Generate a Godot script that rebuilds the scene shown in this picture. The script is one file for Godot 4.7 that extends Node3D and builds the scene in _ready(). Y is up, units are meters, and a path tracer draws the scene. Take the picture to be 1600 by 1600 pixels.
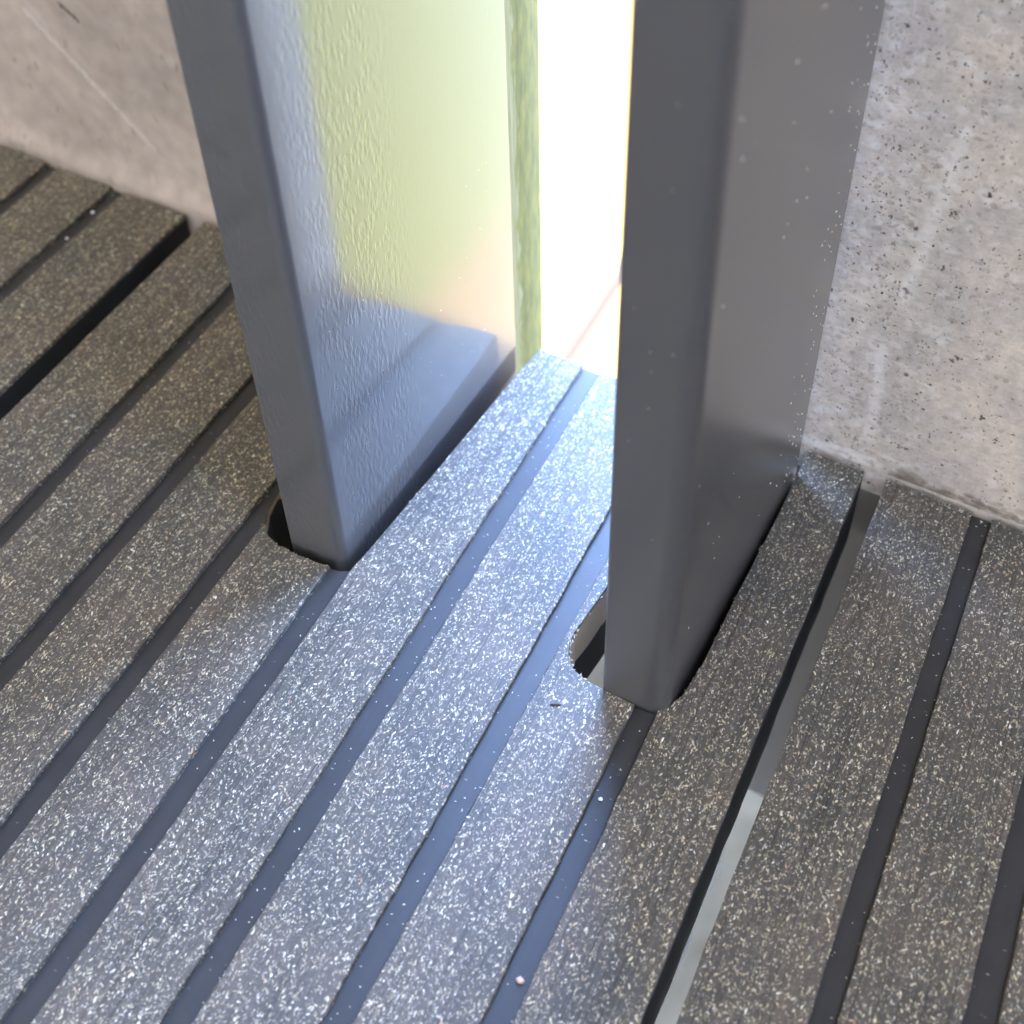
extends Node3D

# A close view down onto a balcony floor of grooved composite boards, two flat steel posts notched
# through it and two thin concrete panels behind them. x runs along the parapet, z towards the house, y up; metres.

const MM := 0.001
var rng := RandomNumberGenerator.new()
var mats := {}
var mid_edges := []
var left_edges := []
var right_edges := []


func _ready() -> void:
	rng.seed = 20417
	view_and_light()
	materials()
	surroundings()
	panels()
	deck()
	posts()
	crumbs()


# ---------------------------------------------------------------- camera, sky, sun

func view_and_light() -> void:
	var cam := Camera3D.new()
	cam.name = "camera"
	add_child(cam)
	cam.transform = Transform3D(Basis(Vector3(0.9037992, -0.0275769, -0.4270674), Vector3(-0.3010171, 0.6683702, -0.6801985), Vector3(0.3041969, 0.7433174, 0.5957714)), Vector3(0.0375995, 0.1791775, 0.1849504))
	var at := CameraAttributesPhysical.new()      # a phone held close: a slight blur away from the post feet
	at.frustum_focal_length = 46.6
	at.frustum_focus_distance = 0.215
	at.exposure_aperture = 21.0
	cam.attributes = at
	cam.fov = 42.227
	cam.near = 0.01
	cam.far = 400.0
	cam.current = true

	var env := Environment.new()
	env.background_mode = Environment.BG_SKY
	var sky := Sky.new()
	var sm := ProceduralSkyMaterial.new()
	sm.sky_top_color = Color(0.58, 0.72, 0.985)
	sm.sky_horizon_color = Color(0.81, 0.895, 1.0)
	sm.sky_curve = 0.16
	sm.ground_bottom_color = Color(0.35, 0.33, 0.28)
	sm.ground_horizon_color = Color(0.6, 0.62, 0.6)
	sm.sky_energy_multiplier = 1.0
	sky.sky_material = sm
	env.sky = sky
	env.tonemap_mode = Environment.TONE_MAPPER_LINEAR
	env.tonemap_exposure = 39.5
	env.sdfgi_enabled = true
	env.ssao_enabled = true
	env.ssil_enabled = true
	var we := WorldEnvironment.new()
	we.name = "world_environment"
	we.environment = env
	add_child(we)

	var sun := DirectionalLight3D.new()
	sun.name = "sun"
	sun.light_color = Color(1.0, 0.95, 0.87)
	sun.light_energy = 1.5
	sun.light_angular_distance = 0.5
	sun.shadow_enabled = true
	add_child(sun)
	sun.look_at_from_position(Vector3(0.62, 0.75, 0.39), Vector3.ZERO)


# ---------------------------------------------------------------- small helpers

func struct(o: Node, label: String) -> void:
	o.set_meta("kind", "structure")
	o.set_meta("label", label)


func tag(o: Node, label: String, category: String, group := "") -> void:
	o.set_meta("label", label)
	o.set_meta("category", category)
	if group != "":
		o.set_meta("group", group)


func thing(called: String, label: String, category: String, at := Vector3.ZERO, group := "") -> Node3D:
	var o := Node3D.new()
	o.name = called
	o.position = at
	add_child(o, true)
	tag(o, label, category, group)
	return o


func begin() -> SurfaceTool:
	var st := SurfaceTool.new()
	st.begin(Mesh.PRIMITIVE_TRIANGLES)
	return st


func commit(st: SurfaceTool, called: String, m: Material, parent: Node = self) -> MeshInstance3D:
	var o := MeshInstance3D.new()
	o.name = called
	st.index()
	o.mesh = st.commit()
	o.material_override = m
	parent.add_child(o, true)
	return o


func tri(st: SurfaceTool, p: Array, n: Array, uv: Array) -> void:
	# three points with their normals, wound so that the front looks along the normals
	var k := [0, 1, 2]
	var face: Vector3 = (p[2] - p[0]).cross(p[1] - p[0])
	if face.dot(n[0] + n[1] + n[2]) < 0.0:
		k = [0, 2, 1]
	for i in k:
		st.set_normal(n[i])
		st.set_uv(uv[i])
		st.add_vertex(p[i])


func quad(st: SurfaceTool, p: Array, n: Array, uv: Array) -> void:
	tri(st, [p[0], p[1], p[2]], [n[0], n[1], n[2]], [uv[0], uv[1], uv[2]])
	tri(st, [p[0], p[2], p[3]], [n[0], n[2], n[3]], [uv[0], uv[2], uv[3]])


func box(st: SurfaceTool, lo: Vector3, hi: Vector3) -> void:
	for ax in 3:
		for s in [-1.0, 1.0]:
			var n := Vector3.ZERO
			n[ax] = s
			var u := (ax + 1) % 3
			var v := (ax + 2) % 3
			var ps := []
			var uvs := []
			for c in [[0, 0], [1, 0], [1, 1], [0, 1]]:
				var q := Vector3.ZERO
				q[ax] = hi[ax] if s > 0 else lo[ax]
				q[u] = hi[u] if c[0] else lo[u]
				q[v] = hi[v] if c[1] else lo[v]
				ps.append(q)
				uvs.append(Vector2(q[u], q[v]))
			quad(st, ps, [n, n, n, n], uvs)


func ccw(poly: PackedVector2Array) -> PackedVector2Array:
	if Geometry2D.is_polygon_clockwise(poly):
		poly.reverse()
	return poly


func edge_normal(a: Vector2, b: Vector2) -> Vector2:
	# outward for a polygon that Geometry2D calls counter-clockwise
	var d := (b - a).normalized()
	return Vector2(d.y, -d.x)


func side_of(poly: PackedVector2Array) -> float:
	var s := 0.0
	for i in poly.size():
		s += poly[i].cross(poly[(i + 1) % poly.size()])
	return 1.0 if s > 0.0 else -1.0


func outward(poly: PackedVector2Array) -> Array:
	# per vertex: (mitred offset direction, mean normal)
	var s := side_of(poly)
	var out := []
	var n := poly.size()
	for i in n:
		var n1 := edge_normal(poly[(i + n - 1) % n], poly[i]) * s
		var n2 := edge_normal(poly[i], poly[(i + 1) % n]) * s
		var m := (n1 + n2)
		if m.length() < 0.2:
			m = n2
		m = m.normalized()
		var c := maxf(m.dot(n2), 0.5)
		out.append(m / c)
	return out


func slab_of(st: SurfaceTool, poly: PackedVector2Array, y0: float, y1: float, chamfer: float, uv_of: Callable, with_bottom := true, sides: SurfaceTool = null) -> void:
	# a plate with that outline (x, z) from y0 to y1, its upper edge chamfered
	var out := outward(poly)
	var n := poly.size()
	var s := side_of(poly)
	var inner := PackedVector2Array()
	for i in n:
		inner.append(poly[i] - out[i] * chamfer)
	var top := Geometry2D.triangulate_polygon(inner)
	for t in range(0, top.size(), 3):
		var ps := []
		var us := []
		for k in 3:
			var v := inner[top[t + k]]
			ps.append(Vector3(v.x, y1, v.y))
			us.append(uv_of.call(ps[k]))
		tri(st, ps, [Vector3.UP, Vector3.UP, Vector3.UP], us)
	if with_bottom:
		var low := Geometry2D.triangulate_polygon(poly)
		for t in range(0, low.size(), 3):
			var ps := []
			var us := []
			for k in 3:
				var v := poly[low[t + k]]
				ps.append(Vector3(v.x, y0, v.y))
				us.append(uv_of.call(ps[k]))
			tri(st, ps, [Vector3.DOWN, Vector3.DOWN, Vector3.DOWN], us)
	for i in n:
		var j := (i + 1) % n
		var en := edge_normal(poly[i], poly[j]) * s
		var e3 := Vector3(en.x, 0, en.y)
		var a := Vector3(poly[i].x, y0, poly[i].y)
		var b := Vector3(poly[j].x, y0, poly[j].y)
		var c := Vector3(poly[j].x, y1 - chamfer, poly[j].y)
		var d := Vector3(poly[i].x, y1 - chamfer, poly[i].y)
		quad(sides if sides else st, [a, b, c, d], [e3, e3, e3, e3], [uv_of.call(a), uv_of.call(b), uv_of.call(c), uv_of.call(d)])
		if chamfer > 0.0:
			var c2 := Vector3(inner[j].x, y1, inner[j].y)
			var d2 := Vector3(inner[i].x, y1, inner[i].y)
			var lo_n := (e3 + Vector3.UP * 0.5).normalized()
			var hi_n := (e3 * 0.35 + Vector3.UP).normalized()
			quad(st, [d, c, c2, d2], [lo_n, lo_n, hi_n, hi_n], [uv_of.call(d), uv_of.call(c), uv_of.call(c2), uv_of.call(d2)])


# ---------------------------------------------------------------- materials

func noise(w: int, h: int, freq: float, sd: int, octaves := 3) -> PackedByteArray:
	var f := FastNoiseLite.new()
	f.noise_type = FastNoiseLite.TYPE_SIMPLEX_SMOOTH
	f.seed = sd
	f.frequency = freq
	f.fractal_octaves = octaves
	var im := f.get_image(w, h)
	im.convert(Image.FORMAT_L8)
	return im.get_data()


func stretched(w: int, h: int, small_w: int, small_h: int, freq: float, sd: int) -> PackedByteArray:
	var im := Image.create_from_data(small_w, small_h, false, Image.FORMAT_L8, noise(small_w, small_h, freq, sd, 4))
	im.resize(w, h, Image.INTERPOLATE_CUBIC)
	return im.get_data()


func std(color: Color, rough: float, metal := 0.0) -> StandardMaterial3D:
	# color is a real-world (linear) base colour
	var m := StandardMaterial3D.new()
	m.albedo_color = color.linear_to_srgb()
	m.roughness = rough
	m.metallic = metal
	return m


func texture_of(im: Image) -> ImageTexture:
	im.generate_mipmaps()
	return ImageTexture.create_from_image(im)


const SIDE := 2048
const TILE := Vector2(0.172, 0.225)

func brushed_board() -> void:
	# dark brown composite, sanded along its length, full of pale wood fibres
	var w := SIDE
	var h := SIDE
	var cloud := noise(w, h, 0.004, 3, 4)
	var fine := noise(w, h, 0.11, 4, 2)
	var along := stretched(w, h, w, 64, 0.09, 5)
	var data := PackedByteArray()
	data.resize(w * h * 3)
	var high := PackedByteArray()
	high.resize(w * h)
	for i in w * h:
		var v := 0.65 + 0.22 * (cloud[i] / 255.0) + 0.26 * (fine[i] / 255.0) + 0.34 * (along[i] / 255.0)
		var warm := (cloud[i] / 255.0 - 0.5) * 7.0
		data[i * 3] = int(clampf(72.0 * v + warm, 0, 255))
		data[i * 3 + 1] = int(clampf(67.5 * v, 0, 255))
		data[i * 3 + 2] = int(clampf(61.0 * v - warm * 0.5, 0, 255))
		high[i] = int(70.0 + 45.0 * (fine[i] / 255.0) + 50.0 * (along[i] / 255.0))
	var sx := w / (TILE.x * 1000.0)
	var sz := h / (TILE.y * 1000.0)
	var count := int(TILE.x * TILE.y * 1e6 * 5.0)
	for k in count:
		var cx := rng.randf() * w
		var cy := rng.randf() * h
		var kind := rng.randf()
		var ang := rng.randfn(0.0, 0.62)              # from the board's length
		var ln := rng.randf_range(0.15, 0.35)         # half length and half width in mm
		var wd := rng.randf_range(0.07, 0.13)
		if kind < 0.40:                               # short grains
			ln = rng.randf_range(0.06, 0.16)
			wd = rng.randf_range(0.045, 0.11)
		elif kind > 0.95:                             # a few large fibres
			ln *= 1.6
			wd *= 1.5
		var bend := rng.randf_range(-0.28, 0.28)
		var strength := clampf(rng.randf_range(0.10, 0.7) + (0.42 if rng.randf() < 0.38 else 0.0), 0.1, 1.0)
		var c := Color8(214, 200, 164)
		var pick := rng.randf()
		if pick < 0.25:
			c = Color8(176, 158, 122)
		elif pick < 0.45:
			c = Color8(150, 140, 124)
		elif pick < 0.47:
			c = Color8(196, 142, 108)
		elif pick > 0.86:
			c = Color8(232, 226, 210)
		var ca := cos(ang)
		var sa := sin(ang)
		var rx := int(ceil((absf(sa) * ln + wd * 2.0) * sx)) + 1
		var ry := int(ceil((absf(ca) * ln + wd * 2.0) * sz)) + 1
		for dy in range(-ry, ry + 1):
			for dx in range(-rx, rx + 1):
				var mx := dx / sx
				var mz := dy / sz
				var t := (mx * sa + mz * ca) / ln
				if t * t >= 1.0:
					continue
				var q := (mx * ca - mz * sa - bend * wd * (1.0 - t * t) * 2.0) / (wd * (1.0 - 0.55 * t * t))
				if q * q >= 1.0:
					continue
				var a := strength * minf(1.0, (1.0 - q * q) * 1.8) * minf(1.0, (1.0 - t * t) * 2.5)
				var px := posmod(int(cx) + dx, w) + posmod(int(cy) + dy, h) * w
				var o := px * 3
				data[o] = int(data[o] + (c.r8 - data[o]) * a)
				data[o + 1] = int(data[o + 1] + (c.g8 - data[o + 1]) * a)
				data[o + 2] = int(data[o + 2] + (c.b8 - data[o + 2]) * a)
				high[px] = mini(255, int(high[px] + 95.0 * a))
	# sanding scratches along the board
	for k in 900:
		var x := rng.randi() % w
		var y0 := rng.randi() % h
		var ln := rng.randi_range(60, 520)
		var dark := rng.randf_range(0.45, 0.85)
		var drift := rng.randf_range(-0.01, 0.01)
		for t in ln:
			var px := posmod(x + int(t * drift), w) + posmod(y0 + t, h) * w
			var f := lerpf(1.0, dark, minf(1.0, minf(t, ln - t) / 25.0))
			for e in 3:
				data[px * 3 + e] = int(data[px * 3 + e] * f)
			high[px] = int(high[px] * f)
	var m := std(Color.WHITE, 0.5)
	m.albedo_color = Color.WHITE
	m.albedo_texture = texture_of(Image.create_from_data(w, h, false, Image.FORMAT_RGB8, data))
	m.heightmap_enabled = true
	m.heightmap_texture = texture_of(Image.create_from_data(w, h, false, Image.FORMAT_L8, high))
	m.heightmap_scale = 0.006
	m.metallic_specular = 0.42
	mats.board = m


func groove_finish() -> void:
	var w := 1024
	var a := stretched(w, w, w, 40, 0.12, 21)
	var b := noise(w, w, 0.02, 22, 4)
	var data := PackedByteArray()
	data.resize(w * w * 3)
	for i in w * w:
		var v := 0.91 + 0.06 * (a[i] / 255.0) + 0.14 * (b[i] / 255.0)
		data[i * 3] = int(47.0 * v)
		data[i * 3 + 1] = int(46.0 * v)
		data[i * 3 + 2] = int(45.0 * v)
	for k in 900:     # pale scuffs and dust caught in the grooves
		var x := rng.randi() % w
		var y := rng.randi() % w
		var v := rng.randi_range(80, 170)
		for t in rng.randi_range(1, 3):
			var px := posmod(x + t, w) + y * w
			data[px * 3] = v
			data[px * 3 + 1] = v
			data[px * 3 + 2] = v - 8
	var m := std(Color.WHITE, 0.42)
	m.albedo_color = Color.WHITE
	m.albedo_texture = texture_of(Image.create_from_data(w, w, false, Image.FORMAT_RGB8, data))
	m.heightmap_enabled = true
	m.heightmap_texture = texture_of(Image.create_from_data(w, w, false, Image.FORMAT_L8, a))
	m.heightmap_scale = 0.001
	m.metallic_specular = 0.42
	mats.groove = m


func blob(data: PackedByteArray, w: int, h: int, cx: float, cy: float, rx: float, ry: float, c: Color, alpha: float, ang := 0.0) -> void:
	var r := int(maxf(rx, ry)) + 2
	var ca := cos(ang)
	var sa := sin(ang)
	for dy in range(-r, r + 1):
		for dx in range(-r, r + 1):
			var p := (dx * ca + dy * sa) / rx
			var q := (-dx * sa + dy * ca) / ry
			var d := p * p + q * q
			if d >= 1.0:
				continue
			var a := alpha * minf(1.0, (1.0 - d) * 1.6)
			var x := int(cx) + dx
			var y := int(cy) + dy
			if x < 0 or y < 0 or x >= w or y >= h:
				continue
			var o := (x + y * w) * 3
			data[o] = int(data[o] + (c.r8 - data[o]) * a)
			data[o + 1] = int(data[o + 1] + (c.g8 - data[o + 1]) * a)
			data[o + 2] = int(data[o + 2] + (c.b8 - data[o + 2]) * a)


func streak(data: PackedByteArray, w: int, h: int, from: Vector2, to: Vector2, r: float, c: Color, alpha: float) -> void:
	var n := int(from.distance_to(to) / maxf(1.0, r * 0.4)) + 1
	for i in n:
		var p := from.lerp(to, float(i) / n)
		blob(data, w, h, p.x + rng.randfn(0, r * 0.25), p.y, r * rng.randf_range(0.6, 1.2), r * rng.randf_range(0.6, 1.2), c, alpha)


func concrete() -> void:
	# right panel: pale, brushed level, pitted. 0.17 m square, u from the panel's free end, v upwards from the floor
	var w := 1536
	var k := w / 170.0
	var cloud := noise(w, w, 0.006, 31, 4)
	var mid := noise(w, w, 0.035, 33, 3)
	var lvl := stretched(w, w, 220, w, 0.10, 32)
	var dens := noise(w, w, 0.012, 35, 2)
	var grit := noise(w, w, 0.14, 36, 3)
	var data := PackedByteArray()
	data.resize(w * w * 3)
	var high := PackedByteArray()
	high.resize(w * w)
	for i in w * w:
		var v := 0.78 + 0.15 * (cloud[i] / 255.0) + 0.07 * (lvl[i] / 255.0) + 0.14 * (mid[i] / 255.0) + 0.10 * (grit[i] / 255.0)
		var warm := (cloud[i] / 255.0 - 0.5) * 8.0
		data[i * 3] = int(clampf(192.0 * v + warm * 0.3, 0, 255))
		data[i * 3 + 1] = int(clampf(180.0 * v, 0, 255))
		data[i * 3 + 2] = int(clampf(168.0 * v - warm, 0, 255))
		high[i] = int(60.0 + 40.0 * (lvl[i] / 255.0) + 50.0 * (mid[i] / 255.0) + 70.0 * (grit[i] / 255.0))
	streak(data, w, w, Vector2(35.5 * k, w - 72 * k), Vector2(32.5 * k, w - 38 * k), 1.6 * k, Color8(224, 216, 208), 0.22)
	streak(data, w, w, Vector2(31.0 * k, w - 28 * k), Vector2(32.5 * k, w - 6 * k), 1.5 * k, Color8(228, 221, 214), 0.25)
	for j in 700:      # whitish smears, denser towards the free end to paint in leaked daylight
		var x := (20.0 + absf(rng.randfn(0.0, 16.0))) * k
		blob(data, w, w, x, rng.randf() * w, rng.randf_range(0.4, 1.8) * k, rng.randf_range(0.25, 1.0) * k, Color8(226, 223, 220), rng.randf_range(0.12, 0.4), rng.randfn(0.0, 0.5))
	for j in 19000:
		var x := rng.randf() * w
		var y := rng.randf() * w
		if dens[int(x) + int(y) * w] / 255.0 < rng.randf_range(0.15, 0.65) + 0.35 * clampf((x - 24.0 * k) / (50.0 * k), 0.0, 1.0) - 0.1 * float(y > 0.6 * w):
			continue
		var rr := rng.randf_range(0.05, 0.16) * k * (2.2 if rng.randf() < 0.05 else 1.0)
		var al := rng.randf_range(0.2, 0.85)
		for e in rng.randi_range(1, 4):
			blob(data, w, w, x, y, rr * rng.randf_range(0.7, 1.7), rr * rng.randf_range(0.6, 1.1), Color8(80, 69, 61), al, rng.randf() * PI)
			for dy in range(-int(rr), int(rr) + 1):
				for dx in range(-int(rr), int(rr) + 1):
					high[posmod(int(x) + dx, w) + posmod(int(y) + dy, w) * w] = 25
			x += rng.randfn(0.0, rr)
			y += rng.randfn(0.0, rr)
	for j in 900:      # soft brown stains, thickest beside the free end
		var x := (20.0 + absf(rng.randfn(0.0, 18.0))) * k
		blob(data, w, w, x, rng.randf() * w, rng.randf_range(0.2, 0.9) * k, rng.randf_range(0.15, 0.6) * k, Color8(120, 104, 94), rng.randf_range(0.10, 0.36), rng.randfn(0.0, 0.5))
	for j in 700:      # grime along the floor, from the first board gap on
		var x := rng.randf_range(38.0, 170.0) * k
		var y := w - absf(rng.randfn(0.0, 1.3)) * k
		blob(data, w, w, x, y, rng.randf_range(0.5, 1.8) * k, rng.randf_range(0.3, 0.9) * k, Color8(104, 92, 80), 0.22)
	for j in 60:       # a rim of pale cement between the post and that gap
		blob(data, w, w, rng.randf_range(20.0, 36.0) * k, w - rng.randf_range(0.2, 2.4) * k, rng.randf_range(0.6, 1.8) * k, rng.randf_range(0.4, 0.9) * k, Color8(226, 220, 214), 0.3)
	var m := std(Color.WHITE, 0.85)
	m.albedo_color = Color.WHITE
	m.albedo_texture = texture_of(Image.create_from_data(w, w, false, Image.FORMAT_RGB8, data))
	m.heightmap_enabled = true
	m.heightmap_texture = texture_of(Image.create_from_data(w, w, false, Image.FORMAT_L8, high))
	m.heightmap_scale = 0.011
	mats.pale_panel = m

	# left panel: smoother, browner, cloudy with a few scratches. 0.34 m square
	w = 1024
	k = w / 340.0
	cloud = noise(w, w, 0.010, 41, 4)
	mid = noise(w, w, 0.05, 43, 4)
	data = PackedByteArray()
	data.resize(w * w * 3)
	high = PackedByteArray()
	high.resize(w * w)
	for i in w * w:
		var v := 0.84 + 0.15 * (cloud[i] / 255.0) + 0.14 * (mid[i] / 255.0)
		data[i * 3] = int(clampf(163.0 * v, 0, 255))
		data[i * 3 + 1] = int(clampf(149.0 * v, 0, 255))
		data[i * 3 + 2] = int(clampf(138.0 * v, 0, 255))
		high[i] = int(60.0 + 60.0 * (cloud[i] / 255.0) + 90.0 * (mid[i] / 255.0))
	for j in 1500:
		blob(data, w, w, rng.randf() * w, rng.randf() * w, rng.randf_range(0.2, 0.7) * k, rng.randf_range(0.3, 1.6) * k, Color8(110, 98, 92), rng.randf_range(0.1, 0.45), rng.randf_range(-0.6, 0.6))
	for j in 260:
		blob(data, w, w, rng.randf() * w, rng.randf() * w, rng.randf_range(0.5, 2.0) * k, rng.randf_range(0.5, 2.0) * k, Color8(188, 178, 170), 0.35)
	# u = 0 at the post, growing away from it; v up
	streak(data, w, w, Vector2(124 * k, w - 39 * k), Vector2(94 * k, w - 13 * k), 1.1 * k, Color8(192, 183, 176), 0.22)
	streak(data, w, w, Vector2(135 * k, w - 55 * k), Vector2(118 * k, w - 36 * k), 1.6 * k, Color8(188, 178, 170), 0.15)
	streak(data, w, w, Vector2(112 * k, w - 43.5 * k), Vector2(107.5 * k, w - 40.5 * k), 0.55 * k, Color8(80, 72, 68), 0.7)
	m = std(Color.WHITE, 0.85)
	m.albedo_color = Color.WHITE
	m.albedo_texture = texture_of(Image.create_from_data(w, w, false, Image.FORMAT_RGB8, data))
	m.heightmap_enabled = true
	m.heightmap_texture = texture_of(Image.create_from_data(w, w, false, Image.FORMAT_L8, high))
	m.heightmap_scale = 0.02
	mats.grey_panel = m


func algae() -> void:
	var w := 256
	var h := 1024
	var a := noise(w, h, 0.02, 51, 4)
	var b := stretched(w, h, w, 128, 0.05, 52)
	var data := PackedByteArray()
	data.resize(w * h * 3)
	for i in w * h:
		var t := clampf((a[i] / 255.0) * 1.2 + (b[i] / 255.0) * 0.6 - 0.45, 0.0, 1.0)
		var u := float(i % w) / w + (a[i] / 255.0 - 0.5) * 0.25
		var bare := 1.0 - smoothstep(0.14, 0.26, u)
		var g := 78.0 + 26.0 * b[i] / 255.0
		data[i * 3] = int(lerpf(lerpf(60, 86, t), g + 8.0, bare))
		data[i * 3 + 1] = int(lerpf(lerpf(55, 75, t), g - 2.0, bare))
		data[i * 3 + 2] = int(lerpf(lerpf(0, 8, t), g - 40.0, bare))
	var m := std(Color.WHITE, 0.9)
	m.albedo_color = Color.WHITE
	m.albedo_texture = texture_of(Image.create_from_data(w, h, false, Image.FORMAT_RGB8, data))
	mats.algae = m


func paint() -> void:
	# satin dark grey paint; on the left post it ran into fine upright wrinkles near the front edge
	var w := 1024
	var f := stretched(w, w, w, 420, 0.055, 61)
	var g := noise(w, w, 0.012, 62, 2)
	var fine := noise(w, w, 0.2, 63, 2)
	var high := PackedByteArray()
	high.resize(w * w)
	for y in w:
		for x in w:
			var i := x + y * w
			var u := float(x) / w                       # 0 at the wall, 1 at the front edge (0.08 m)
			var band := smoothstep(0.46, 0.64, u) * (1.0 - smoothstep(0.82, 0.92, u))
			band = 0.07 + 0.93 * band * smoothstep(0.25, 0.6, g[i] / 255.0)
			high[i] = int(clampf(110.0 + (f[i] - 127.0) * band + (fine[i] - 127.0) * 0.03, 0, 255))
	var m := std(Color(0.072, 0.070, 0.072), 0.5)
	m.clearcoat_enabled = true
	m.clearcoat = 1.0
	m.clearcoat_roughness = 0.09
	m.heightmap_enabled = true
	m.heightmap_texture = texture_of(Image.create_from_data(w, w, false, Image.FORMAT_L8, high))
	m.heightmap_scale = 0.014
	mats.wrinkled_paint = m

	var p := PackedByteArray()
	p.resize(w * w)
	var peel := noise(w, w, 0.05, 64, 3)
	for i in w * w:
		p[i] = int(110.0 + (peel[i] - 127.0) * 0.25 + (fine[i] - 127.0) * 0.10)
	m = std(Color(0.059, 0.056, 0.057), 0.5)
	m.clearcoat_enabled = true
	m.clearcoat = 1.0
	m.clearcoat_roughness = 0.2
	m.heightmap_enabled = true
	m.heightmap_texture = texture_of(Image.create_from_data(w, w, false, Image.FORMAT_L8, p))
	m.heightmap_scale = 0.006
	mats.paint = m


func materials() -> void:
	brushed_board()
	groove_finish()
	concrete()
	algae()
	paint()
	mats.sawn = std(Color(0.50, 0.39, 0.27), 0.9)
	mats.dust = std(Color(0.62, 0.58, 0.48), 0.9)
	mats.white_crumb = std(Color(0.75, 0.73, 0.70), 0.9)
	mats.pink_crumb = std(Color(0.55, 0.40, 0.34), 0.9)
	mats.dark_chip = std(Color(0.03, 0.027, 0.025), 0.8)
	mats.alu = std(Color(0.6, 0.6, 0.6), 0.4, 1.0)
	mats.grime_and_shade = std(Color(0.17, 0.15, 0.134), 0.9)  # one dark tone for the grime and for the shade under the floor
	mats.side = std(Color(0.012, 0.012, 0.012), 0.7)  # near black: the shade inside the board gaps is put into this colour
	mats.slab = std(Color(0.50, 0.46, 0.40), 0.9)
	mats.plaster = std(Color(0.55, 0.42, 0.275), 0.9)
	mats.pale_plaster = std(Color(0.74, 0.625, 0.46), 0.9)
	mats.ceiling = std(Color(0.5, 0.44, 0.33), 0.9)
	mats.kerb = std(Color(0.018, 0.0155, 0.0138), 0.9)
	var n := NoiseTexture2D.new()
	n.width = 512
	n.height = 512
	n.seamless = true
	n.noise = FastNoiseLite.new()
	n.noise.seed = 8
	n.noise.frequency = 0.02
	var ramp := Gradient.new()
	ramp.set_color(0, Color(0.088, 0.058, 0.021).linear_to_srgb())
	ramp.set_color(1, Color(0.106, 0.070, 0.026).linear_to_srgb())
	n.color_ramp = ramp
	var m := StandardMaterial3D.new()
	m.albedo_texture = n
	m.roughness = 0.9
	m.uv1_triplanar = true
	m.uv1_world_triplanar = true
	m.uv1_scale = Vector3(0.7, 0.7, 0.7)
	mats.paving = m
	n = NoiseTexture2D.new()
	n.width = 512
	n.height = 512
	n.seamless = true
	n.noise = FastNoiseLite.new()
	n.noise.seed = 9
	n.noise.frequency = 0.03
	ramp = Gradient.new()
	ramp.set_color(0, Color(0.055, 0.059, 0.012).linear_to_srgb())
	ramp.set_color(1, Color(0.076, 0.077, 0.018).linear_to_srgb())
	n.color_ramp = ramp
	m = StandardMaterial3D.new()
	m.albedo_texture = n
	m.roughness = 1.0
	m.uv1_triplanar = true
	m.uv1_world_triplanar = true
	m.uv1_scale = Vector3(0.6, 0.6, 0.6)
	mats.lawn = m
	n = NoiseTexture2D.new()
	n.width = 512
	n.height = 512
	n.seamless = true
	n.noise = FastNoiseLite.new()
	n.noise.seed = 14
	n.noise.frequency = 0.012
	ramp = Gradient.new()
	ramp.set_color(0, Color(0.022, 0.0155, 0.008).linear_to_srgb())
	ramp.set_color(1, Color(0.052, 0.037, 0.021).linear_to_srgb())
	n.color_ramp = ramp
	m = StandardMaterial3D.new()
	m.albedo_texture = n
	m.roughness = 1.0
	m.uv1_triplanar = true
	m.uv1_world_triplanar = true
	m.uv1_scale = Vector3(0.5, 0.5, 0.5)
	mats.shaded_ground = m  # dark brown tone carries the shade of the ground beside the house
	for k in ["lawn", "paving", "shaded_ground", "kerb"]:
		mats[k].metallic_specular = 0.05


# ---------------------------------------------------------------- the place round the balcony

const GROUND := -3.0

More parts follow.
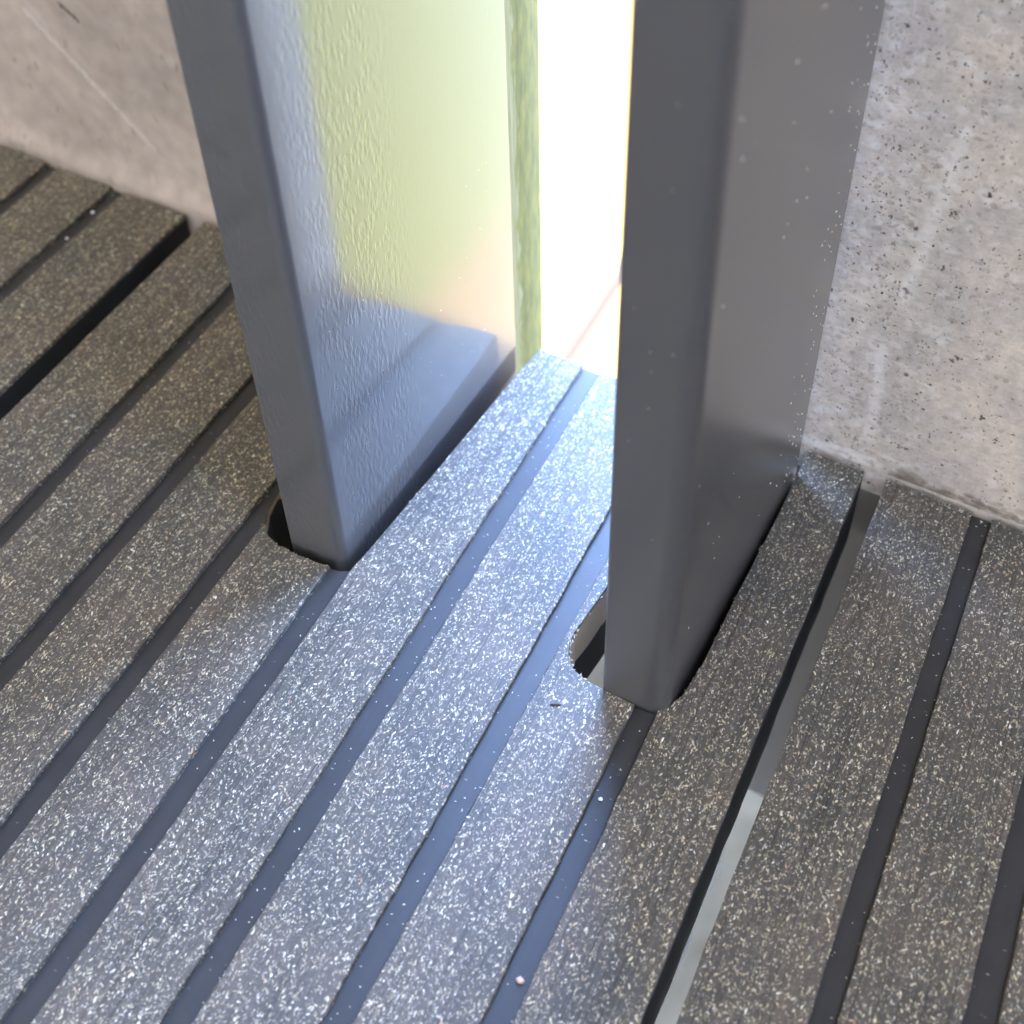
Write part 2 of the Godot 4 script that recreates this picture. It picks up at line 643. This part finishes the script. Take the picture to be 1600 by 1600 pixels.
func surroundings() -> void:
	var st := begin()
	quad(st, [Vector3(-120, GROUND, -120), Vector3(120, GROUND, -120), Vector3(120, GROUND, 120), Vector3(-120, GROUND, 120)], [Vector3.UP, Vector3.UP, Vector3.UP, Vector3.UP], [Vector2.ZERO, Vector2.RIGHT, Vector2.ONE, Vector2.DOWN])
	struct(commit(st, "lawn", mats.lawn), "sunlit yellow green lawn beyond the paving below the balcony")
	st = begin()
	box(st, Vector3(-14, GROUND - 0.05, -9.0), Vector3(2.18, GROUND + 0.012, -2.90))
	struct(commit(st, "paved_yard", mats.paving), "sandy paving in full sun below the balcony")
	st = begin()
	box(st, Vector3(-14, GROUND - 0.05, -2.93), Vector3(9.0, GROUND + 0.024, 1.46))
	struct(commit(st, "shadowed_ground", mats.shaded_ground), "ground along the house below the balcony, coloured dark brown to deepen its shade")
	st = begin()
	box(st, Vector3(-1.42, GROUND - 0.04, -9.0), Vector3(-1.36, GROUND + 0.016, -2.94))
	tag(commit(st, "edging_strip", mats.kerb), "narrow brown edging strip set into the sunlit paving below", "edging")

	st = begin()
	box(st, Vector3(-5, GROUND - 0.3, 1.5), Vector3(9, 5.4, 1.8))
	var house := thing("house_facade", "beige plastered house wall at the back of the balcony", "wall")
	commit(st, "wall", mats.plaster, house)
	st = begin()
	box(st, Vector3(-1.62, -0.33, 0.17), Vector3(1.42, -0.165, 1.498))
	tag(commit(st, "balcony_slab", mats.slab), "concrete balcony slab carrying the raised board floor", "slab")
	st = begin()
	box(st, Vector3(-5, 2.55, -0.05), Vector3(0.95, 2.75, 1.498))
	tag(commit(st, "upper_balcony", mats.ceiling), "underside of the balcony on the floor above", "balcony")
	for x in [-1.6, 0.62]:  # unseen end walls, added and sized to shape the light inside
		st = begin()
		box(st, Vector3(x, -0.1645, wall_line(x) - 0.03), Vector3(x + 0.1, 2.548 if x < 0.0 else 0.78, 1.498))
		tag(commit(st, "added_side_wall", mats.plaster if x < 0.0 else mats.pale_plaster), "tall beige unseen wall added at the left end to keep blue sky light out" if x < 0.0 else "low pale unseen parapet added at the right end to shape the light", "wall")
	st = begin()
	var rail := PackedVector2Array([Vector2(-1.5, wall_line(-1.5) - 0.03), Vector2(0.618, wall_line(0.618) - 0.03), Vector2(0.618, wall_line(0.618) + 0.09), Vector2(-1.5, wall_line(-1.5) + 0.09)])
	slab_of(st, rail, 0.972, 1.0, 0.003, func(p: Vector3) -> Vector2: return Vector2(p.x, p.z) / 0.08)
	tag(commit(st, "added_rail", mats.paint), "flat dark grey unseen rail added above posts and panels to block overhead sky", "added_rail")  # unseen, added to keep the overhead strip of sky off the floor
	for z in [0.21, 0.85]:
		st = begin()
		box(st, Vector3(-1.49, -0.1645, z), Vector3(0.615, -0.0198, z + 0.04))
		tag(commit(st, "floor_joist", mats.alu), "metal joist under the floor boards near the " + ("posts" if z < 0.5 else "house"), "joist")


# ---------------------------------------------------------------- panels

func wall_line(x: float) -> float:
	return 0.0036 + 0.105 * x


func upright(st: SurfaceTool, line: Array, y0: float, y1: float, u0: float, tile: float, flip := 1.0) -> void:
	# a sheet that follows a line of points (x, z), with smooth normals, from y0 to y1; its front is on the +z side
	var run := 0.0
	for i in line.size() - 1:
		var a: Vector2 = line[i]
		var b: Vector2 = line[i + 1]
		var na := normal_at(line, i)
		var nb := normal_at(line, i + 1)
		var l := a.distance_to(b)
		var ua := (run + u0) / tile
		var ub := (run + l + u0) / tile
		run += l
		quad(st, [Vector3(a.x, y0, a.y), Vector3(b.x, y0, b.y), Vector3(b.x, y1, b.y), Vector3(a.x, y1, a.y)], [na, nb, nb, na],
			[Vector2(ua, 1.0 - y0 / tile), Vector2(ub, 1.0 - y0 / tile), Vector2(ub, 1.0 - y1 / tile), Vector2(ua, 1.0 - y1 / tile)])


func normal_at(line: Array, i: int) -> Vector3:
	var a: Vector2 = line[maxi(i - 1, 0)]
	var b: Vector2 = line[mini(i + 1, line.size() - 1)]
	var d := (b - a).normalized()
	var n := Vector3(-d.y, 0, d.x)
	return n if n.z >= -0.3 and (n.z > 0.05 or n.x < 0.0) else -n


func panels() -> void:
	# right panel: its free end is rounded back behind the post
	var line := []
	var x1 := -0.002
	var rad := 0.0042
	for i in 9:
		var t := i / 8.0 * PI / 2.0
		line.append(Vector2(x1 + rad * (1.0 - cos(t)), wall_line(x1 + rad) - 0.0012 - rad * (1.0 - sin(t))))
	for x in [0.006, 0.012, 0.02, 0.03, 0.05, 0.09, 0.2, 0.618]:
		line.append(Vector2(x, wall_line(x) - 0.0012))
	line.insert(0, Vector2(x1, line[0].y - 0.009))
	var right := thing("concrete_panel", "pale pitted concrete panel to the right of the right hand post", "panel")
	var st := begin()
	upright(st, line, -0.0060, 0.95, 0.0, 0.17)
	var low := begin()
	upright(low, line, -0.125, -0.0060, 0.0, 0.17)
	commit(low, "panel_foot", mats.grime_and_shade, right).set_meta("label", "lower rim of the panel below the floor boards, darkened for grime and shade")
	var b0 := Vector2(x1, line[0].y)
	var b1 := Vector2(0.618, wall_line(0.618) - 0.0142)
	var bn := Vector3((b1 - b0).y, 0, -(b1 - b0).x).normalized()
	quad(st, [Vector3(b0.x, -0.125, b0.y), Vector3(b1.x, -0.125, b1.y), Vector3(b1.x, 0.95, b1.y), Vector3(b0.x, 0.95, b0.y)], [bn, bn, bn, bn], [Vector2.ZERO, Vector2.RIGHT, Vector2.ONE, Vector2.DOWN])
	var foot := PackedVector2Array(line)
	foot.append(b1)
	for y in [-0.125, 0.95]:
		var tr := Geometry2D.triangulate_polygon(foot)
		var n := Vector3.UP if y > 0.0 else Vector3.DOWN
		for t in range(0, tr.size(), 3):
			var ps := []
			for k in 3:
				ps.append(Vector3(foot[tr[t + k]].x, y, foot[tr[t + k]].y))
			tri(st, ps, [n, n, n], [Vector2(0.5, 0.5), Vector2(0.5, 0.52), Vector2(0.52, 0.5)])
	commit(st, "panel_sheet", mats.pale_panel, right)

	# left panel: runs behind the left post and ends just past it
	var left := thing("concrete_panel", "brownish grey concrete panel behind and left of the left hand post", "panel")
	st = begin()
	var x0 := -0.0571
	var f := func(x: float) -> float: return wall_line(x) - 0.0027
	var fl := [Vector2(x0, f.call(x0))]
	for i in 26:
		var x := x0 - 0.012 * (i + 1)
		fl.append(Vector2(x, f.call(x)))
	fl.append(Vector2(-1.49, f.call(-1.49)))
	# the foot flares out over the floor's end: rows of (height, out)
	var rows := [[-0.125, 0.0019], [0.0002, 0.0020], [0.0012, 0.0023], [0.0024, 0.0020], [0.0036, 0.0012], [0.005, 0.0005], [0.007, 0.0001], [0.010, 0.0], [0.95, 0.0]]
	var dirn := Vector3(-0.105, 0, 1).normalized()
	for i in fl.size() - 1:
		for r in rows.size() - 1:
			var ps := []
			var ns := []
			var us := []
			for q in [[i, r], [i + 1, r], [i + 1, r + 1], [i, r + 1]]:
				var p: Vector2 = fl[q[0]]
				var fade := smoothstep(-0.066, -0.076, p.x)
				var wob := 1.0 + 0.16 * sin(p.x * 411.0) + 0.12 * sin(p.x * 173.0 + 1.0)
				var out: float = rows[q[1]][1] * fade * wob
				ps.append(Vector3(p.x, rows[q[1]][0], p.y + out))
				var lo: int = maxi(q[1] - 1, 0)
				var hi: int = mini(q[1] + 1, rows.size() - 1)
				var slope: float = -(rows[hi][1] - rows[lo][1]) / (rows[hi][0] - rows[lo][0]) * fade
				ns.append((dirn + Vector3.UP * slope).normalized())
				us.append(Vector2((x0 - p.x) / 0.34, 1.0 - rows[q[1]][0] / 0.34))
			quad(st, ps, ns, us)
	var e0 := Vector2(x0, f.call(x0))
	var e1 := Vector2(x0, e0.y - 0.0137)
	var bb := Vector2(-1.49, f.call(-1.49) - 0.0137)
	quad(st, [Vector3(e1.x, -0.125, e1.y), Vector3(bb.x, -0.125, bb.y), Vector3(bb.x, 0.95, bb.y), Vector3(e1.x, 0.95, e1.y)], [-dirn, -dirn, -dirn, -dirn], [Vector2.ZERO, Vector2.RIGHT, Vector2.ONE, Vector2.DOWN])
	for y in [-0.125, 0.95]:
		var n := Vector3.UP if y > 0.0 else Vector3.DOWN
		var q0: Vector2 = fl[fl.size() - 1]
		quad(st, [Vector3(e0.x, y, e0.y), Vector3(q0.x, y, q0.y), Vector3(bb.x, y, bb.y), Vector3(e1.x, y, e1.y)], [n, n, n, n], [Vector2(0.5, 0.5), Vector2(0.52, 0.5), Vector2(0.52, 0.52), Vector2(0.5, 0.52)])
	commit(st, "panel_sheet", mats.grey_panel, left)
	# its free edge, grown over with algae, slightly uneven
	st = begin()
	var steps := 160
	var prev := []
	for i in steps + 1:
		var y := lerpf(-0.125, 0.30 if i < steps else 0.95, minf(1.0, float(i) / (steps - 1)))
		var row := []
		for j in 6:
			var t := j / 5.0
			var bulge := 0.0003 * sin(PI * t) + 0.00022 * sin(y * 900.0 + j * 2.1) * sin(PI * t) + 0.00004
			row.append(Vector3(x0 + bulge, y, lerpf(e0.y, e1.y, t)))
		if prev:
			for j in 5:
				var ny := Vector3(1, 0, 0.35 * (0.5 - j / 4.0)).normalized()
				var us := [Vector2(j / 5.0, prev[j].y * 6.0), Vector2((j + 1) / 5.0, prev[j].y * 6.0), Vector2((j + 1) / 5.0, y * 6.0), Vector2(j / 5.0, y * 6.0)]
				quad(st, [prev[j], prev[j + 1], row[j + 1], row[j]], [ny, ny, ny, ny], us)
		prev = row
	var edge := commit(st, "panel_edge", mats.algae, left)
	edge.set_meta("label", "free edge of the panel covered in yellow green algae")


# ---------------------------------------------------------------- deck boards

const RIDGE_TOP := 0.0
const GROOVE := -0.0010
const UNDER := -0.0195
const FAR := 1.40

func cutouts() -> Array:
	var l := PackedVector2Array()
	for p in [[-78.2, -40], [-78.0, 54], [-77.4, 58.5], [-76.0, 61.8], [-73.6, 64.2], [-70.5, 65.5], [-66.0, 66.0], [-61.0, 66.0], [-58.0, 65.6], [-56.4, 64.9], [-55.7, 63.6], [-55.2, 60.0], [-52.5, 29], [-50.7, 7.4], [-49.8, -0.8], [-47.0, -40]]:
		l.append(Vector2(p[0], p[1]) * MM)
	var r := PackedVector2Array()
	for p in [[-11.6, -40], [-12.4, 40], [-13.4, 52], [-14.5, 61.5], [-14.3, 64.2], [-13.3, 66.8], [-11.6, 68.6], [-9.0, 69.7], [-5.0, 70.3], [0.0, 70.9], [2.6, 70.6], [4.9, 69.0], [6.2, 66.5], [6.9, 62.5], [7.2, 58], [7.6, 43], [8.4, 23], [8.6, 10], [8.8, -40]]:
		r.append(Vector2(p[0], p[1]) * MM)
	return [l, r]


func wobble(x: float, z: float, s: float) -> float:
	return (0.06 * sin(z * 151.0 + s * 7.1) + 0.045 * sin(z * 397.0 + s * 3.3 + x * 900.0) + 0.05 * sin(z * 1311.0 + s * 5.7)) * MM


func strip_outline(x0: float, x1: float, sd: float, wavy: bool) -> PackedVector2Array:
	# from the wall line to the house, its long edges slightly uneven where they can be seen
	var zs := []
	var z := -0.008
	if wavy:
		while z < 0.235:
			zs.append(z)
			z += 0.0032
	zs.append_array([0.24, FAR])
	var poly := PackedVector2Array()
	var ends := [wall_line(x0), wall_line(x1)]
	poly.append(Vector2(x0, ends[0]))
	for q in zs:
		if q > ends[0] + 0.001:
			poly.append(Vector2(x0 + (wobble(x0, q, sd) if wavy else 0.0), q))
	var other := []
	for q in zs:
		if q > ends[1] + 0.001:
			other.append(Vector2(x1 + (wobble(x1, q, sd + 2.0) if wavy else 0.0), q))
	other.reverse()
	poly.append_array(PackedVector2Array(other))
	poly.append(Vector2(x1, ends[1]))
	if wavy:      # the cut end, a little ragged
		var n := 5
		for i in range(1, n):
			var t := 1.0 - float(i) / n
			poly.append(Vector2(lerpf(x0, x1, t), lerpf(ends[0], ends[1], t) + rng.randf_range(-0.12, 0.12) * MM))
	return poly


func board(label: String, edges: Array, cuts: Array, wavy: bool, shift := Vector2.ZERO) -> Node3D:
	# edges: x of the ridges' sides in millimetres, left to right
	var o := thing("deck_board", label, "deck board", Vector3.ZERO, "grooved composite boards of the balcony floor")
	var uv := func(p: Vector3) -> Vector2: return Vector2((p.x + p.y * 0.7) / TILE.x, (p.z + 0.03) / TILE.y) + shift
	var guv := func(p: Vector3) -> Vector2: return Vector2(p.x, p.z) / 0.16 + shift
	for i in range(2, edges.size(), 2):
		edges[i] -= 0.3
	var x0: float = edges[0] * MM
	var x1: float = edges[edges.size() - 1] * MM
	var st := begin()
	var flank := begin()
	for piece in cut(strip_outline(x0, x1, x0 * 99.0, wavy), cuts, 0.0):
		slab_of(st, piece, UNDER, GROOVE, 0.0, guv, true, flank)
	commit(st, "board_core", mats.groove, o)
	commit(flank, "board_side", mats.side, o)
	for i in range(0, edges.size(), 2):
		st = begin()
		for piece in cut(strip_outline(edges[i] * MM, edges[i + 1] * MM, i + x0 * 50.0, wavy), cuts, 0.0):
			slab_of(st, piece, GROOVE, RIDGE_TOP, 0.00014, uv, false)
		commit(st, "ridge", mats.board, o)
	return o


func cut(poly: PackedVector2Array, cuts: Array, _grow: float) -> Array:
	var parts := [poly]
	for c in cuts:
		var next := []
		for p in parts:
			for q in Geometry2D.clip_polygons(p, c):
				var area := 0.0
				for i in q.size():
					area += q[i].cross(q[(i + 1) % q.size()])
				if absf(area) > 2e-6:
					next.append(q)
		parts = next
	return parts


func on_ridge(x: float, edges: Array) -> bool:
	for i in range(0, edges.size(), 2):
		if x > edges[i] + 0.3 and x < edges[i + 1] - 0.3:
			return true
	return false


func deck() -> void:
	var cuts := cutouts()
	# the middle board, measured ridge by ridge
	var mid := [-138.3, -120.3, -116.0, -100.0, -95.5, -79.9, -75.5, -59.8, -55.4, -39.7, -35.3, -19.8, -15.4, 0.0, 4.2, 19.6]
	var b := board("middle grooved dark board with both post notches cut into it", mid, cuts, true)
	mid_edges = mid
	# pale sawn faces of the notches
	for k in 2:
		var c: PackedVector2Array = cuts[k]
		var st := begin()
		for i in c.size() - 1:
			var n2 := edge_normal(c[i], c[i + 1]) * -side_of(c)
			var n := Vector3(n2.x, 0, n2.y)
			var e := n2 * 0.00004
			var steps := int(c[i].distance_to(c[i + 1]) / 0.0007) + 1
			for h in steps:
				var p := c[i].lerp(c[i + 1], float(h) / steps)
				var q := c[i].lerp(c[i + 1], float(h + 1) / steps)
				if minf(p.y - wall_line(p.x), q.y - wall_line(q.x)) < 0.0:
					continue
				var top := -0.0004 if on_ridge((p.x + q.x) * 500.0, mid) else GROOVE - 0.0001
				var low := (-0.0028 if k == 0 else -0.0085) + 0.0007 * sin(i * 1.7 + h * 0.21)
				quad(st, [Vector3(p.x + e.x, low, p.y + e.y), Vector3(q.x + e.x, low, q.y + e.y), Vector3(q.x + e.x, top, q.y + e.y), Vector3(p.x + e.x, top, p.y + e.y)], [n, n, n, n], [Vector2.ZERO, Vector2.RIGHT, Vector2.ONE, Vector2.DOWN])
		# frayed fibres along the saw cut
		for j in 46:
			var i := rng.randi_range(1, c.size() - 3)
			var p := c[i].lerp(c[i + 1], rng.randf())
			if p.y < 0.012 or not on_ridge(p.x * 1000.0, mid):
				continue
			var n2 := edge_normal(c[i], c[i + 1]) * -side_of(c)
			flake(st, Vector3(p.x + n2.x * 0.0001, -0.0003, p.y + n2.y * 0.0001), rng.randf_range(0.15, 0.5) * MM, rng.randf_range(0.06, 0.14) * MM, rng.randf() * TAU)
		var s := commit(st, "sawn_edge", mats.sawn, b)
		s.set_meta("label", "pale sawn face of the " + ("left" if k == 0 else "right") + " post notch")

	var lb := [-325.0]
	for x in [-308.0, -303.6, -288.0, -283.6, -268.0, -263.6, -248.0, -243.6, -228.2, -223.8, -208.0, -203.6, -187.8, -183.4, -166.65, -162.27, -144.0]:
		lb.append(x)
	left_edges = lb.slice(lb.size() - 16)
	board("grooved dark board left of the wide black gap, along the brownish panel", left_edges, [], true, Vector2(0.37, 0.21))
	var rb := [24.0, 39.94, 43.8, 58.6, 63.3, 79.0, 83.4, 99.0, 103.4, 119.0, 123.4, 139.0, 143.4, 159.0, 163.4, 181.5]
	right_edges = rb
	board("grooved dark board right of the gap that shows the ground below", rb, [], true, Vector2(0.61, 0.43))
	# boards on either side
	var plain := []
	for i in 8:
		plain.append_array([i * 20.0, i * 20.0 + 15.6])
	for k in [[-3, -631.5], [-2, -467.0], [2, 187.0], [3, 351.5]]:
		var e := []
		for x in plain:
			e.append(x + k[1])
		board(("outer floor board next to the " if absf(k[0]) < 3 else "second floor board out from the ") + ("left" if k[0] < 0 else "right") + " grooved board", e, [], false, Vector2(0.2, 0.6))


# ---------------------------------------------------------------- posts

func bar(st: SurfaceTool, x0: float, x1: float, z0: float, z1: float, y0: float, y1: float, r: Array) -> void:
	# a flat bar with rounded long edges; r: radii at (x0 z0), (x1 z0), (x1 z1), (x0 z1)
	var pts := []
	var corners := [[x0, z0, PI, r[0]], [x1, z0, PI * 1.5, r[1]], [x1, z1, 0.0, r[2]], [x0, z1, PI * 0.5, r[3]]]
	for c in corners:
		var cx: float = c[0] + (c[3] if c[0] == x0 else -c[3])
		var cz: float = c[1] + (c[3] if c[1] == z0 else -c[3])
		var n := 8
		for i in n + 1:
			var a: float = c[2] + PI * 0.5 * i / n
			pts.append([Vector2(cx + cos(a) * c[3], cz + sin(a) * c[3]), Vector3(cos(a), 0, sin(a))])
	var rows := [y0, 0.12, 0.157, 0.15, 0.18, 0.23, 0.33, y1]
	for i in pts.size():
		var a = pts[i]
		var b = pts[(i + 1) % pts.size()]
		for k in rows.size() - 1:
			var p := [Vector3(a[0].x, rows[k], a[0].y), Vector3(b[0].x, rows[k], b[0].y), Vector3(b[0].x, rows[k + 1], b[0].y), Vector3(a[0].x, rows[k + 1], a[0].y)]
			var us := []
			for v in p:
				us.append(Vector2((v.z - z0) / 0.07 + (v.x - x1) / 0.07, v.y / 0.07))
			quad(st, p, [a[1], b[1], b[1], a[1]], us)
	var foot := PackedVector2Array()
	for q in pts:
		foot.append(q[0])
	var tr := Geometry2D.triangulate_polygon(foot)
	for y in [y0, y1]:
		var n := Vector3.UP if y == y1 else Vector3.DOWN
		for t in range(0, tr.size(), 3):
			var ps := []
			for k in 3:
				ps.append(Vector3(foot[tr[t + k]].x, y, foot[tr[t + k]].y))
			tri(st, ps, [n, n, n], [Vector2.ZERO, Vector2.RIGHT, Vector2.DOWN])


func flake(st: SurfaceTool, at: Vector3, ln: float, wd: float, turn: float, up := Vector3.UP) -> void:
	# a tiny five-sided chip lying on a face that looks along up
	var s := up.cross(Vector3(0.3, 0.5, 0.81)).normalized()
	var t := up.cross(s)
	var a := s * cos(turn) + t * sin(turn)
	var b := up.cross(a)
	var ring := []
	for q in [[-1.0, -0.3], [-0.3, -1.0], [0.9, -0.6], [1.0, 0.5], [-0.2, 1.0]]:
		ring.append(at + a * (q[0] * ln) + b * (q[1] * wd))
	var peak := at + up * wd * 0.9
	for i in 5:
		var p: Vector3 = ring[i]
		var q: Vector3 = ring[(i + 1) % 5]
		var n := (q - p).cross(peak - p).normalized()
		if n.dot(up) < 0.0:
			n = -n
		tri(st, [p, q, peak], [n, n, n], [Vector2.ZERO, Vector2.RIGHT, Vector2.DOWN])


func posts() -> void:
	# each stands square to the panels, so slightly askew to the boards; placed by its front right edge
	var list := [
		["left flat steel post with a glossy wrinkled side reflecting the yard", Vector2(-57.7, 64.5), 2.6, 11.5, 65.5, [0.5, 0.5, 1.9, 0.8], mats.wrinkled_paint],
		["right flat steel post with a duller dusty side facing the pale panel", Vector2(5.1, 71.0), 3.0, 11.1, 60.3, [0.5, 0.5, 3.0, 0.9], mats.paint],
	]
	var made := []
	for d in list:
		var turn := deg_to_rad(d[2])
		var back := Vector2(sin(turn), -cos(turn))
		var across := Vector2(cos(turn), sin(turn))
		var c: Vector2 = (d[1] - across * d[3] * 0.5 + back * d[4] * 0.5) * MM
		var o := thing("balustrade_post", d[0], "post", Vector3(c.x, -0.157, c.y), "dark grey flat steel posts")
		o.rotation.y = -turn
		var st := begin()
		var r := []
		for q in d[5]:
			r.append(q * MM)
		bar(st, -d[3] * 0.5 * MM, d[3] * 0.5 * MM, -d[4] * 0.5 * MM, d[4] * 0.5 * MM, 0.0, 1.127, r)
		commit(st, "flat_bar", d[6], o)
		st = begin()
		box(st, Vector3(-0.0059, -0.0078, -0.010), Vector3(0.0059, -0.0002, 0.045))
		commit(st, "foot_plate", mats.paint, o)
		st = begin()
		box(st, Vector3(-0.0050, -0.060, -0.02), Vector3(0.0, -0.0079, 0.1365 if o.position.x < -0.03 else 0.132))
		commit(st, "bracket", mats.paint, o)
		made.append(o)
	# dust and saw chips stuck to the paint (heights from the foot of the post, 0.157 below the floor)
	var st := begin()
	for i in 150:
		var y := 0.157 + rng.randf_range(0.004, 0.14)
		var z := -0.030 + absf(rng.randfn(0.006, 0.005))
		if rng.randf() < 0.22:
			z = rng.randf_range(-0.028, 0.026)
		flake(st, Vector3(0.00555, y, z), rng.randf_range(0.07, 0.30) * MM, rng.randf_range(0.06, 0.16) * MM, rng.randf() * TAU, Vector3.RIGHT)
	for i in 9:
		flake(st, Vector3(rng.randf_range(-0.0045, 0.002), 0.157 + rng.randf_range(0.004, 0.12), 0.03015), rng.randf_range(0.05, 0.12) * MM, 0.06 * MM, rng.randf() * TAU, Vector3.BACK)
	commit(st, "dust", mats.dust, made[1]).set_meta("kind", "stuff")
	st = begin()
	for i in 46:
		flake(st, Vector3(0.00575, 0.157 + rng.randf_range(0.002, 0.05), rng.randf_range(-0.026, 0.027)), rng.randf_range(0.05, 0.14) * MM, rng.randf_range(0.04, 0.08) * MM, rng.randf() * TAU, Vector3.RIGHT)
	for i in 9:
		flake(st, Vector3(rng.randf_range(-0.0045, 0.003), 0.157 + rng.randf_range(0.004, 0.12), 0.0295), rng.randf_range(0.06, 0.14) * MM, 0.07 * MM, rng.randf() * TAU, Vector3.BACK)
	commit(st, "dust", mats.dust, made[0]).set_meta("kind", "stuff")


# ---------------------------------------------------------------- crumbs

func pebble(st: SurfaceTool, r: Vector3, sd: int) -> void:
	var f := FastNoiseLite.new()
	f.seed = sd
	f.frequency = 0.9
	var rings := 7
	var seg := 10
	var pts := []
	for i in rings + 1:
		var row := []
		for j in seg:
			var d := Vector3(sin(PI * i / rings) * cos(TAU * j / seg), cos(PI * i / rings), sin(PI * i / rings) * sin(TAU * j / seg))
			var s := 1.0 + 0.45 * f.get_noise_3dv(d * 1.4)
			row.append(d * s * r + Vector3(0, r.y * 0.85, 0))
		pts.append(row)
	for i in rings:
		for j in seg:
			var k := (j + 1) % seg
			var q := [pts[i][j], pts[i][k], pts[i + 1][k], pts[i + 1][j]]
			var ns := []
			for v in q:
				ns.append(((v - Vector3(0, r.y * 0.85, 0)) / r).normalized())
			quad(st, q, ns, [Vector2.ZERO, Vector2.RIGHT, Vector2.ONE, Vector2.DOWN])


func crumbs() -> void:
	var list := [
		["pebble", "pinkish white pebble in the groove below the right hand post", "pebble", 7.0, 0, 0, mats.pink_crumb, Vector3(0.62, 0.42, 0.45), Vector2(2.3, 119.2)],
		["crumb", "round white crumb in the dark groove just below the right notch", "crumb", 0, 0, 0, mats.white_crumb, Vector3(0.34, 0.26, 0.30), Vector2(1.5, 88.5)],
		["crumb", "pale crumb in the far left groove close to the brownish panel", "crumb", 0, 0, 0, mats.white_crumb, Vector3(0.42, 0.3, 0.36), Vector2(-165.3, -4.5)],
		["crumb", "small pale crumb in the groove further left of the wide black gap", "crumb", 0, 0, 0, mats.white_crumb, Vector3(0.3, 0.24, 0.3), Vector2(-164.6, 6.0)],
		["wood_chip", "tiny dark chip lying on the bright ridge beside the right notch", "chip", 0, 0, 0, mats.dark_chip, Vector3(0.20, 0.16, 0.95), Vector2(-11.5, 76.2)],
	]
	var sd := 5
	for c in list:
		var st := begin()
		pebble(st, c[7] * MM, sd)
		sd += 1
		var o := commit(st, c[0], c[6])
		var on_ridge: bool = c[0] == "wood_chip"
		o.position = Vector3(c[8].x * MM, 0.00002 if on_ridge else GROOVE + 0.00002, c[8].y * MM)
		if on_ridge:
			o.rotation.y = deg_to_rad(111)
		tag(o, c[1], c[2])
	var st := begin()
	var lanes := [[-39.7, -35.3], [-19.8, -15.4], [0.0, 4.2], [-59.8, -55.4], [-120.3, -116.0], [-166.6, -162.3], [39.9, 43.8]]
	for i in 230:
		var l = lanes[mini(rng.randi() % 9, 6) if rng.randf() < 0.45 else rng.randi() % 3]
		var z := rng.randf_range(8.0, 160.0)
		var x := rng.randf_range(l[0] + 0.4, l[1] - 0.4)
		if x > -78.0 and x < -50.0 and z < 67.0 or x > -14.5 and x < 8.8 and z < 71.5:
			continue
		flake(st, Vector3(x, GROOVE * 1000.0 + 0.02, z) * MM, rng.randf_range(0.06, 0.22) * MM, rng.randf_range(0.05, 0.12) * MM, rng.randf() * TAU)
	for i in 90:      # and some blown against the foot of the panels
		var x := rng.randf_range(-230.0, 75.0)
		if x > -80.0 and x < 10.0:
			continue
		var on: float = GROOVE * 1000.0
		for e in [mid_edges, left_edges, right_edges]:
			if on_ridge(x, e):
				on = 0.0
		if x > -144.5 and x < -137.5 or x > 19.0 and x < 24.5:
			continue
		flake(st, Vector3(x, on + 0.02, wall_line(x * MM) * 1000.0 + 0.3 + absf(rng.randfn(0.0, 2.0))) * MM, rng.randf_range(0.08, 0.34) * MM, rng.randf_range(0.06, 0.18) * MM, rng.randf() * TAU)
	var dust := commit(st, "sawdust", mats.dust)
	dust.set_meta("kind", "stuff")
	dust.set_meta("label", "specks of pale sawdust scattered along the grooves")
